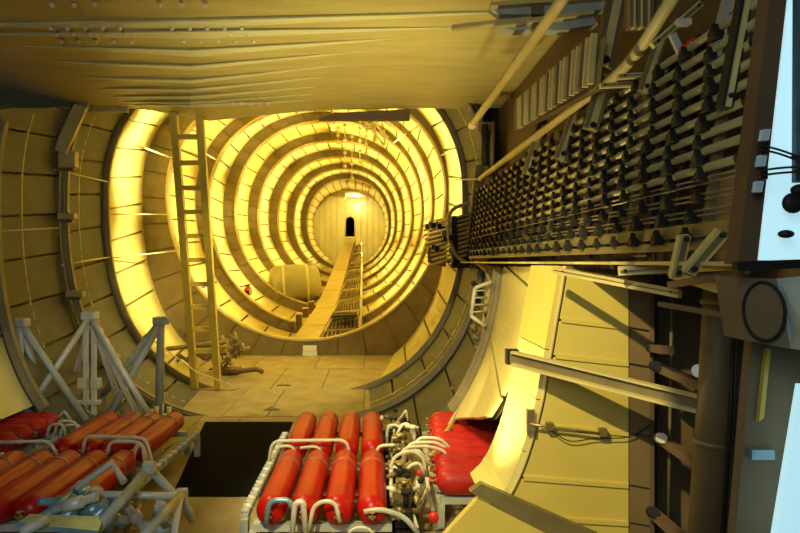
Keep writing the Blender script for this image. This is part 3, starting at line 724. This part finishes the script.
tag(MB().tube([at(150, 338, 10.0), at(196, 372, 10.0), at(241, 389, 10.1)], .012, 6).build('guy_wire', CREAM), 'thin pale wire slanting down behind the ladder foot to the deck', 'wire')
for k, (x, y, l) in enumerate(((284, 385.5, 'nearer the catwalk'), (272, 410, 'nearer the mat'))):
    t = thing('deck_latch', 'small flush latch on a deck joint, '+l, 'latch', at(x, y, H*F/(y-VY)))
    Yd = H*F/(y-VY); p = at(x, y, Yd)
    MB().box(p+Vector((-.13,-.04,0)), p+Vector((.13,.04,.012))).build('plate', BRN, t); MB().tube([p+Vector((-.08,0,.02)), p+Vector((0,-.02,.06)), p+Vector((.08,0,.02))], .012, 6).build('ring', STEEL, t)

# ================================================================ hanging rig at top of the tunnel
t = thing('hanging_rig', 'pale pipe frame hanging under the tunnel top, right of centre', 'rig', at(376, 120, 15))
for a, b in (((362, 118), (384, 145)), ((368, 116), (388, 138)), ((362, 126), (376, 124)), ((374, 122), (376, 141)), ((384, 130), (385, 145)), ((366, 131), (380, 120))):
    MB().tube([at(*a, 15), at(*b, 15)], .035, 6).build('bar', CREAM, t)
for k, (x, Y, y0, y1) in enumerate(((338, 17, 112, 145), (345, 18.5, 112, 170), (352, 20.5, 122, 182), (360, 19, 118, 165), (333, 16, 108, 130), (366, 17.5, 120, 155))):
    t = thing('hanging_chain', 'thin pale chain with weights hanging in the tunnel, %s' % ['second from left', 'third from left', 'middle long one', 'second from right', 'leftmost', 'rightmost'][k], 'chain', at(x, y0, Y), 'hanging chains')
    MB().tube([at(x, y0, Y), at(x, y1, Y)], .012, 5).build('cord', CREAM, t)
    for j in range(4):
        y = lerp(y0, y1, (j+1)/4.3); MB().box(at(x-1.6, y-1.2, Y), at(x+1.6, y+1.2, Y)+Vector((0,.08,0))).build('weight', PALE, t)
t = thing('end_lamp', 'white box lamp hanging high in front of the end wall', 'lamp', at(356, 190, 36))
MB().box(at(345, 196.5, 36), at(367, 191, 36)+Vector((0,.4,0))).build('housing', WHITE, t)
for x in (346.5, 356, 365.5): MB().tube([at(x, 191, 36.2), at(x, 182, 36.2)], .03, 6).build('hanger', CREAM, t)
for a, b in (((347, 196), (343, 200)), ((365, 196), (369, 200))): MB().tube([at(*a, 36), at(*b, 36)], .04, 6).build('brace', CREAM, t)

# ================================================================ thin tie rods along the walls
ties = [((-8, 162, 7.2), (56, 170, 8.5), 'upper left'), ((0, 231, 7.0), (58, 228, 8.6), 'left above the strut stands'), ((62, 265, 8.6), (110, 257, 10.4), 'crossing the dark bay at the left'),
        ((56, 170, 8.6), (108, 182, 10.4), 'upper part of the dark bay'), ((145, 148, 12.5), (176, 160, 14), 'left of the ladder top'), ((107, 214, 10.5), (168, 214.5, 14), 'across the bright bay left of the ladder'),
        ((112, 258, 10.5), (175, 251, 14), 'lower across the bright bay'), ((441, 131, 13.9), (453, 119, 11), 'top right bay'), ((436, 158, 15), (449, 152, 13), 'right bay below the top one'),
        ((389, 146, 18), (406, 134, 15), 'upper right tunnel'), ((203, 152, 14.5), (216, 160, 17), 'right of the ladder top'), ((455, 180, 10.5), (478, 179, 8.6), 'beside the rod bank'), ((362, 293, 19), (392, 283, 20), 'low right of the slatted racks')]
for a, b, l in ties: tag(MB().tube([at(*a), at(*b)], .014 if a[2] < 12 else .02, 6).build('tie_rod', CREAM), 'thin pale tie rod, '+l, 'rod', 'thin tie rods')
# gusset brackets on the left frames
for x, y, l in ((67, 159, 'upper'), (66, 216, 'middle'), (74, 294, 'lower')):
    t = thing('gusset', 'tan bracket block on the left hull frame, %s one' % l, 'bracket', at(x, y, 8.5), 'left frame brackets')
    h = 8 if l == 'upper' else 3
    MB().box(at(x-9, y+h, 8.45), at(x+8, y-h, 8.45)+Vector((0,.12,0))).build('block', CAP, t, bevel=.01); MB().box(at(x-9, y+h+3, 8.5), at(x+6, y+h+.5, 8.5)+Vector((0,.1,0))).build('lip', OLIVE, t)
tag(MB().bar(at(60, 152, 8.4), at(81, 106, 8.5), .20, .05, (0,1,0)).build('slanting_brace', CAP), 'wide tan brace slanting from the left frame up to the ceiling', 'brace')

# ================================================================ rod and pulley bank on the right
def wallx(z): return 1.50+.13*(z-H)
rb = thing('control_rod_bank', 'dense bank of parallel control rods with rows of dark pulleys along the right wall', 'control rods', (1.5, 5.5, H))
zs_rod = [3.46, 3.37, 3.285, 3.20, 3.115, 3.035, 2.955, 2.875, 2.79]
ycols = [2.62+.265*k for k in range(24)]
for k, z in enumerate(zs_rod):
    y0 = 2.18+.05*(k % 3); MB().tube([(wallx(z), y0, z), (wallx(z), 8.75, z)], .021, 8).build('rod', TUBE, rb)
    MB().tube([(wallx(z), y0-.02, z), (wallx(z), y0+.1, z)], .027, 8).build('rod_end', DARK, rb)
zs_cab = [2.74, 2.715, 2.665, 2.64, 2.59, 2.565, 2.52, 2.47]
for z in zs_cab: MB().tube([(wallx(z)-.01, 1.9, z), (wallx(z)-.01, 8.7, z)], .006, 5).build('cable', BRASS, rb)
for z, r in ((2.50, .03), (2.425, .022)): MB().box((wallx(z)-.02, 2.15, z-r), (wallx(z)+.03, 8.7, z+r)).build('stringer', OLIVE, rb)
# one pulley, then copies
m = MB(); m.add([(-.032,-.040,-.034),(-.004,-.040,-.034),(-.004,.040,-.034),(-.032,.040,-.034),(-.032,0,.042),(-.004,0,.042)], [(0,3,2,1),(0,1,5,4),(2,3,4,5),(0,4,3),(1,2,5)])
pul = m.build('pulley', DARK, rb); n = 0
wh = MB().tube([(-.038,0,-.008),(.012,0,-.008)], .024, 8).build('wheel', DARK, pul); wh.location = (0, 0, 0)
zp = [3.42, 3.33, 3.245, 3.16, 3.075, 2.995, 2.915, 2.835, 2.75, 2.65, 2.56, 2.47]
for i, y in enumerate(ycols):
    for j, z in enumerate(zp):
        if n >= 288: continue
        o = pul if n == 0 else pul.copy()
        if n:
            C.objects.link(o); wc = wh.copy(); C.objects.link(wc); wc.parent = o
        o.parent = rb; o.location = Vector((wallx(z)-.022, y+.03*math.sin(j*1.3), z+.002))-Vector(rb.location); s = random.uniform(.8, 1.15); o.scale = (s, s, s); n += 1
    zt, zb_ = 3.52, 2.40
    MB().bar((wallx(zt)+.045, y, zt), (wallx(zb_)+.045, y, zb_), .04, .030, (0,1,0)).build('post', DARK if i % 3 else OLIVE, rb)
for i in range(8):
    y = 2.9+i*.75; MB().prism([(1.58+.02, y, 2.42), (1.62, y+.5, 3.5), (1.62, y+.62, 3.5), (1.60, y+.12, 2.42)], (.02, 0, 0)).build('brace', DBRN, rb)
for i in range(6):
    y = 3.4+i*.9
    MB().box((1.66, y, 2.38), (1.69, y+.4, 3.55)).build('web_plate', DBRN, rb)
# lower shelf angles
for a, b in ((8.7, 5.1), (5.0, 3.2), (3.1, 2.1)): MB().box((1.36, b, 2.335), (1.62, a, 2.352)).build('shelf_angle', CAP, rb)
t = thing('far_rod_bundle', 'small dark bundle of rods ending beside the bright tunnel rings', 'control rods', at(440, 240, 11))
for k in range(10):
    y = 222+k*4.4; MB().tube([at(424+k*.5, y+4, 13.2), at(470, y-8, 8.8)], .026, 8).build('rod', BRN if k % 2 else OLIVE, t)
MB().prism([at(428, 262, 12.6), at(446, 267, 12.6), at(448, 216, 12.6), at(430, 224, 12.6)], (0,.1,0)).build('end_plate', DBRN, t)
MB().box(at(452, 268, 9.6), at(470, 216, 9.6)+Vector((0,.12,0))).build('end_plate', DARK, t)
for k in range(44):
    p = at(random.uniform(426, 472), random.uniform(222, 262), random.uniform(9.2, 12.0)); MB().box(p-Vector((.04,.05,.05)), p+Vector((.04,.05,.05))).build('clevis', DARK if k % 3 else OLIVE, t, bevel=.01)
tag(MB().tube(smooth_path([at(470, 203, 9.3), at(455, 208, 9.3), at(449, 218, 9.3), at(450, 240, 9.3), at(457, 256, 9.3), at(466, 262, 9.3)]), .03, 8).build('bent_conduit', TUBE), 'tan conduit curling around the near end of the rod bundle', 'conduit')
tag(MB().tube([at(476, 262, 8), at(486, 270, 7.6), at(490, 282, 7.5)], .022, 8).build('bent_conduit', CAP), 'short tan conduit bending down under the rod bank', 'conduit')

# poles along the top of the bank
t = thing('long_pole', 'long thick tan pole with a bend along the top of the rod bank', 'pole', at(480, 180, 8.3))
MB().tube(round_path([at(480, 179, 8.3), at(632, 63, 3.48), at(690, -30, 2.8)], .3, 6), .036, 12).build('tube', CAP, t)
MB().tube([at(598, 89, 3.95), at(604, 84.5, 3.85)], .05, 12).build('collar', BRASS, t)
t = thing('upper_pole', 'slim tan pole high up, slanting across the ceiling edge', 'pole', at(473, 124, 6.2))
MB().tube([at(473, 124, 6.2), at(560, 3, 3.32), at(566, -8, 3.2)], .037, 12).build('tube', CAP, t)
MB().tube([at(472, 125.5, 6.25), at(474.5, 122, 6.15)], .05, 12).build('end_cap', CAP, t)
# black damper hanging at the pole end
t = thing('hydraulic_strut', 'black upright damper below the end of the slim pole', 'damper', at(485, 160, 7.6))
MB().tube([at(485, 125, 7.6), at(485, 166, 7.6)], .05, 12).build('barrel', DARK, t); MB().tube([at(493, 122, 7.6), at(492, 166, 7.6)], .03, 10).build('side_tube', BRN, t)
MB().box(at(478, 130, 7.6), at(490, 122, 7.6)+Vector((0,.1,0))).build('mount', OLIVE, t)
# backing plate left part of bank
tag(MB().prism([at(476, 165, 8.9), at(500, 166, 8.9), at(520, 230, 8.9), at(468, 235, 8.9)], (0, .08, 0)).build('mount_plate', OLIVE), 'olive mounting plate behind the far end of the rod bank', 'plate')

# ribbed duct (slats) against the ceiling on the right
t = thing('slatted_duct', 'row of close upright slats stepping up toward the ceiling on the right', 'slats', at(560, 90, 4.8))
n = 24
for k in range(n):
    s = k/(n-1); a = lerp(at(517, 100, 5.55), at(594, 34, 3.55), s); b = lerp(at(517, 130, 5.55), at(590, 84, 3.55), s)
    MB().bar(a, b, .036, .03, (0,1,0)).build('slat', CAP if k % 3 else OLIVE, t)
MB().prism([at(514, 104, 5.75), at(598, 40, 3.7), at(596, 88, 3.7), at(514, 132, 5.75)], (.06, .04, 0)).build('back_board', DBRN, t)
MB().prism([at(596, 44, 3.6), at(607, 34, 3.5), at(600, 84, 3.6), at(588, 92, 3.7)], (.02, .05, 0)).build('end_plate', OLIVE, t)
t = thing('slatted_block', 'short block of upright slats at the top edge above the red fitting', 'slats', at(642, 15, 3.2))
for k in range(7): MB().box(at(630+k*3.6, 27, 3.2), at(632.4+k*3.6, -12, 3.2)+Vector((0,.04,0))).build('slat', CAP if k % 2 else OLIVE, t)
MB().box(at(628, 28, 3.26), at(656, -12, 3.26)+Vector((0,.05,0))).build('back_board', DBRN, t)
# overhead green-grey ribs at top right
for k, (pts, l) in enumerate((([(490, 6), (540, 2), (625, -3), (625, 7), (560, 14), (500, 14)], 'upper'), ([(496, 26), (560, 19), (592, 14), (598, 24), (560, 30), (512, 30)], 'lower'))):
    t = thing('ceiling_rib', 'grey-green tapered rib under the ceiling above the poles, %s one' % l, 'rib', at(550, 10, 4.4))
    MB().prism([at(x, y, 4.45) for x, y in pts], (0, .10, 0)).build('web', GREY, t); MB().bar(at(pts[0][0], pts[0][1], 4.42), at(pts[2][0], pts[2][1], 4.42), .08, .03).build('cap', CAP, t)
    MB().box(at(533, pts[4][1], 4.4), at(543, pts[1][1]-2, 4.4)+Vector((0,.05,0))).build('cleat', OLIVE, t)
tag(MB().bar(at(452, 28, 4.55), at(560, 16, 4.5), .06, .03).build('ceiling_batten', CAP), 'long thin pale batten under the ceiling left of the ribs', 'batten')

# struts and brackets in the top right corner
def member(name, label, cat, a, b, w_, h_, m, up=(0,1,0)): 
    t = thing(name, label, cat, at(*a)); MB().bar(at(*a), at(*b), w_, h_, up).build('web', m, t)
    d = (at(*b)-at(*a)).normalized(); o = Vector((0,-h_/2-.004,0)); MB().bar(at(*a)+o, at(*b)+o, w_*.45, .008, up).build('stiffener', CAP if m is not CAP else OLIVE, t)
    for q in (.08, .92):
        p = lerp(at(*a), at(*b), q)+o; MB().tube([p, p-Vector((0,.015,0))], w_*.22, 8).build('bolt', DARK, t)
member('strut', 'dark post rising through the rod bank near the right', 'strut', (724, 108, 2.45), (748, -20, 2.45), .05, .05, DARK)
member('strut', 'blue-grey post standing at the top right behind the rods', 'strut', (722, 60, 3.1), (742, -20, 3.1), .14, .06, GREY)
member('strut', 'olive strut rising left of the red fitting', 'strut', (643, 92, 3.3), (662, 35, 3.3), .06, .04, OLIVE)
member('strut', 'pale olive strut standing between the pole bend and the rods', 'strut', (590, 130, 3.9), (604, 82, 3.9), .10, .05, OLIVE)
member('strut', 'narrow tan strut leaning behind the pole, left part', 'strut', (560, 160, 4.6), (585, 90, 4.6), .10, .05, OLIVE)
member('strut', 'tan strut standing behind the middle of the pole', 'strut', (528, 175, 5.6), (545, 120, 5.6), .12, .05, OLIVE)
member('crossbar', 'level tan bar behind the pole bend', 'bar', (618, 77, 3.4), (682, 73, 3.4), .03, .03, CAP, (0,0,1))
member('crossbar', 'short tan bar just under the level one', 'bar', (600, 86, 3.5), (640, 84, 3.5), .03, .03, CAP, (0,0,1))
member('crossbar', 'pale bar slanting up to the red fitting from the pole', 'bar', (652, 46, 3.0), (700, 4, 3.0), .035, .03, CAP)
member('arch_rib', 'dark slanting rib behind the pole bend at the top', 'rib', (602, 68, 3.7), (618, -10, 3.7), .12, .06, DBRN)
t = thing('red_fitting', 'bright red fitting on a grey arm at the top right', 'fitting', at(687, 48, 2.9))
MB().box(at(683, 53, 2.9), at(691, 44, 2.9)+Vector((0,.05,0))).build('block', REDP, t, bevel=.006); MB().tube([at(688, 44, 2.9), at(694, 40, 2.9)], .014, 8).build('pin', REDP, t)
MB().bar(at(672, 34, 2.95), at(684, 60, 2.95), .035, .02, (0,1,0)).build('arm', GREY, t); MB().box(at(678, 24, 2.95), at(692, 18, 2.95)+Vector((0,.04,0))).build('bracket', STEEL, t)
t = thing('blue_ducts', 'dim blue-grey ducts overlapping in the top right corner', 'ducts', at(750, 40, 2.6))
for a, b, r in (((745, 22, 2.9), (800, -20, 2.2), .07), ((742, 52, 2.7), (778, 32, 2.2), .04), ((738, 34, 2.8), (780, 24, 2.3), .03)):
    MB().tube([at(*a), at(*b)], r, 12).build('duct', GREY, t)

# under-bank struts
member('diagonal_strut', 'wide pale diagonal strut below the rod bank near the window', 'strut', (688, 272, 2.38), (722, 232, 2.25), .055, .03, CAP)
member('short_post', 'short upright post below the rod bank beside the diagonal strut', 'strut', (675, 276, 2.55), (684, 236, 2.45), .05, .03, CAP)
member('long_brace', 'pale yellow brace running down right under the rod bank', 'brace', (553, 270, 3.6), (680, 294, 2.8), .03, .04, CAP, (0,0,1))
member('level_brace', 'pale level bar under the rod bank, left half', 'brace', (618, 271, 3.0), (672, 268, 2.9), .04, .05, CAP, (0,0,1))
member('level_brace', 'pale level bar under the rod bank, right half', 'brace', (680, 269, 2.8), (766, 264, 2.15), .04, .035, CAP, (0,0,1))
member('lower_brace', 'pale sloping bar ending beside the round grey box', 'brace', (672, 274, 2.8), (744, 296, 2.4), .035, .04, CAP, (0,0,1))
member('dark_link', 'dark curved link bar in front of the sloping pale bars', 'link', (670, 285, 2.7), (746, 272, 2.2), .03, .03, BRN, (0,0,1))
member('reach_rod', 'thin brown arm reaching left from the round grey box', 'arm', (660, 304, 2.6), (742, 318, 2.2), .03, .02, BRN, (0,0,1))

# ================================================================ right recess: pipe, rungs, cables
t = thing('vertical_pipe', 'thick brown vertical pipe in the dark recess on the right', 'pipe', at(705, 533, 3.1))
MB().tube([at(722, 262, 3.1), at(716, 380, 3.1), at(700, 600, 3.1)], .085, 20).build('tube', BRN, t)
for y in (300, 440): MB().tube([at(719-(y-300)*.06, y, 3.1), at(719-(y-300)*.06-.3, y+5, 3.1)], .092, 20).build('collar', OLIVE, t)
for k, (a, b) in enumerate((((655, 366), (703, 386)), ((660, 438), (700, 466)), ((652, 512), (690, 545)), ((652, 348), (668, 350)))):
    t = thing('recess_rung', 'dark slanting rung in the right recess, %s' % ['upper', 'middle', 'lowest', 'short topmost'][k], 'rung', at(a[0], a[1], 3.7), 'rungs in the right recess')
    MB().bar(at(*a, 3.8), at(*b, 3.4), .07, .05).build('bar', DBRN, t); MB().tube([at(a[0]-1, a[1], 3.76), at(a[0]+2, a[1], 3.70)], .035, 10).build('boss', STEEL if k == 1 else DARK, t)
for x, r in ((742, .02), (734, .014)): tag(MB().tube([at(x, 300, 2.75), at(x-4, 420, 2.75), at(x-16, 600, 2.75)], r, 8).build('black_conduit', DARK), '%s black conduit running down beside the leaning board' % ('thicker' if r > .015 else 'thinner'), 'conduit')
tag(MB().tube([at(672, 290, 3.9), at(668, 533, 3.9)], .012, 6).build('thin_conduit', OLIVE), 'thin straight conduit on the recess back wall', 'conduit')
t = thing('drain_cock', 'small grey valve with red tag fixed in the upper recess', 'valve', at(702, 365, 3.3))
MB().tube([at(703, 348, 3.3), at(702, 368, 3.3)], .018, 8).build('stem', GREY, t); MB().tube([at(699, 371, 3.3), at(699, 371, 3.26)], .04, 12).build('dial', STEEL, t); MB().box(at(706, 350, 3.29), at(709, 335, 3.29)+Vector((0,.01,0))).build('tag', REDW, t)
t = thing('leaning_board', 'broad grey-brown board leaning at the right edge under the round box', 'board', at(760, 533, 2.3))
MB().prism([at(752, 340, 2.35), at(800, 340, 2.35), at(812, 420, 2.35), at(790, 560, 2.35), at(733, 560, 2.35)], (0, .05, 0)).build('face', GREYB, t)
MB().prism([at(767, 348, 2.33), at(771, 350, 2.33), at(764, 418, 2.33), at(759, 422, 2.33)], (0, .02, 0)).build('yellow_lip', YEL, t)
MB().box(at(752, 460, 2.32), at(775, 450, 2.32)+Vector((0,.02,0))).build('strap', BLUEG, t)
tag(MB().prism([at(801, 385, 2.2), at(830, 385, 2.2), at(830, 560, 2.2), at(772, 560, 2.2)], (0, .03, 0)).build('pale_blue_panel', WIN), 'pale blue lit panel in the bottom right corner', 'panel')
# box with round opening
t = thing('speaker_box', 'grey box with a round ringed face below the bright window', 'speaker', at(765, 345, 2.0))
c = [at(738, 277, 2.05), at(778, 279, 1.95), at(792, 349, 1.95), at(748, 341, 2.05)]
MB().prism(c, (0, .14, 0)).build('case', GREYB, t)
ctr = at(765, 311, 1.985); nrm = (c[1]-c[0]).cross(c[3]-c[0]).normalized(); u = (c[1]-c[0]).normalized(); v = nrm.cross(u)
if nrm.y > 0: nrm = -nrm
R1, R2 = .064, .105
ring = [ctr+nrm*.012+u*R1*math.cos(a)+v*R2*math.sin(a) for a in [i*math.pi/18 for i in range(37)]]
MB().tube(ring, .0055, 6, caps=False).build('ring', DARK, t)
MB().prism([ctr+nrm*.006+(u*R1*math.cos(a)+v*R2*math.sin(a))*.95 for a in [i*math.pi/18 for i in range(36)]], -nrm*.004).build('cone', BRN, t)
MB().prism([at(779, 279, 1.945), at(812, 276, 1.75), at(815, 352, 1.75), at(793, 349, 1.945)], (0, .02, 0)).build('side_face', BLUEP, t)
# window
wn = sempty('window_1')
MB().prism([at(792, -20, 1.95), at(840, -20, 1.9), at(840, 262, 1.9), at(759, 260, 1.95)], (0, .03, 0)).build('pane', WIN, wn)
MB().prism([at(772, -20, 1.93), at(789, -20, 1.93), at(757, 264, 1.93), at(738, 264, 1.93)], (0, .05, 0)).build('frame_post', DBRN, wn)
MB().prism([at(769, -20, 1.97), at(776, -20, 1.97), at(742, 264, 1.97), at(733, 264, 1.97)], (0, .05, 0)).build('frame_post', DBRN, wn)
MB().bar(at(735, 266, 1.92), at(820, 263, 1.92), .03, .03).build('sill', DARK, wn)
t = thing('window_fittings', 'dark rounded fittings silhouetted against the bright window', 'fittings', at(790, 215, 1.85))
for x, y, rx, rz in ((793, 203, .035, .035), (786, 234, .025, .014), (800, 190, .03, .02), (797, 157, .02, .008), (800, 170, .02, .006)):
    m = MB(); ctr = at(x, y, 1.86); n1, n2 = 8, 14; vv = []; fs = []
    for i in range(n1+1):
        for j in range(n2):
            p_, q_ = math.pi*i/n1, 2*math.pi*j/n2; vv.append(ctr+Vector((rx*math.sin(p_)*math.cos(q_), .02*math.sin(p_)*math.sin(q_), rz*math.cos(p_))))
    for i in range(n1):
        for j in range(n2): fs.append((i*n2+j, (i+1)*n2+j, (i+1)*n2+(j+1) % n2, i*n2+(j+1) % n2))
    m.add(vv, fs, True).build('fitting', DARK, t)
t = thing('cable_clamp', 'pale clamp strip with black cables crossing the window frame', 'clamp', at(762, 160, 1.85))
for y in (134, 160, 186): MB().prism([at(764-(y-134)*.13, y-5, 1.86), at(771-(y-134)*.13, y-5, 1.86), at(769-(y-134)*.13, y+6, 1.86), at(762-(y-134)*.13, y+6, 1.86)], (0, .02, 0)).build('pad', BLUEP, t)
for y in (146, 150, 172, 177): MB().tube(smooth_path([at(758, y-1, 1.85), at(780, y+(4 if y < 160 else -4), 1.8), at(812, y+(16 if y < 160 else -6), 1.75)]), .004, 6).build('cable', DARK, t)
MB().prism([at(797, -20, 1.90), at(840, -20, 1.88), at(840, 182, 1.88), at(796, 182, 1.90)], (0, .02, 0)).build('dark_plate', SLATE, t)
for y in (148, 174): MB().box(at(761, y+5, 1.85), at(768, y-5, 1.85)+Vector((0,.02,0))).build('clip', DARK, t)

# equipment bracket with hexagonal frame (below rod bank)
t = thing('instrument_bracket', 'pale wire frame bracket with dark instruments on the hull under the rod bank', 'bracket', at(478, 300, 6.9))
P = [at(491, 282, 6.7), at(475, 288, 6.7), at(471, 316, 6.7), at(485, 326, 6.7)]
for a, b in zip(P[:-1], P[1:]): MB().tube([a, b], .022, 8).build('bar', CREAM, t)
for k in range(4): y = 291+k*7; MB().tube([at(473.5-(k*.3), y, 6.7), at(487, y-1, 6.8)], .010, 6).build('wire', CREAM, t)
for k in range(9):
    p = at(random.uniform(474, 486), 287+k*7.5, 6.85); MB().tube([p, p+Vector((random.uniform(-.08,.08), -.02, random.uniform(.04,.09)))], .035, 8).build('instrument', random.choice([DARK, BRN, OLIVE]), t)
MB().prism([at(487, 282, 6.85), at(494, 280, 6.85), at(488, 350, 6.85), at(480, 352, 6.85)], (0, .05, 0)).build('back_plate', CAP, t)
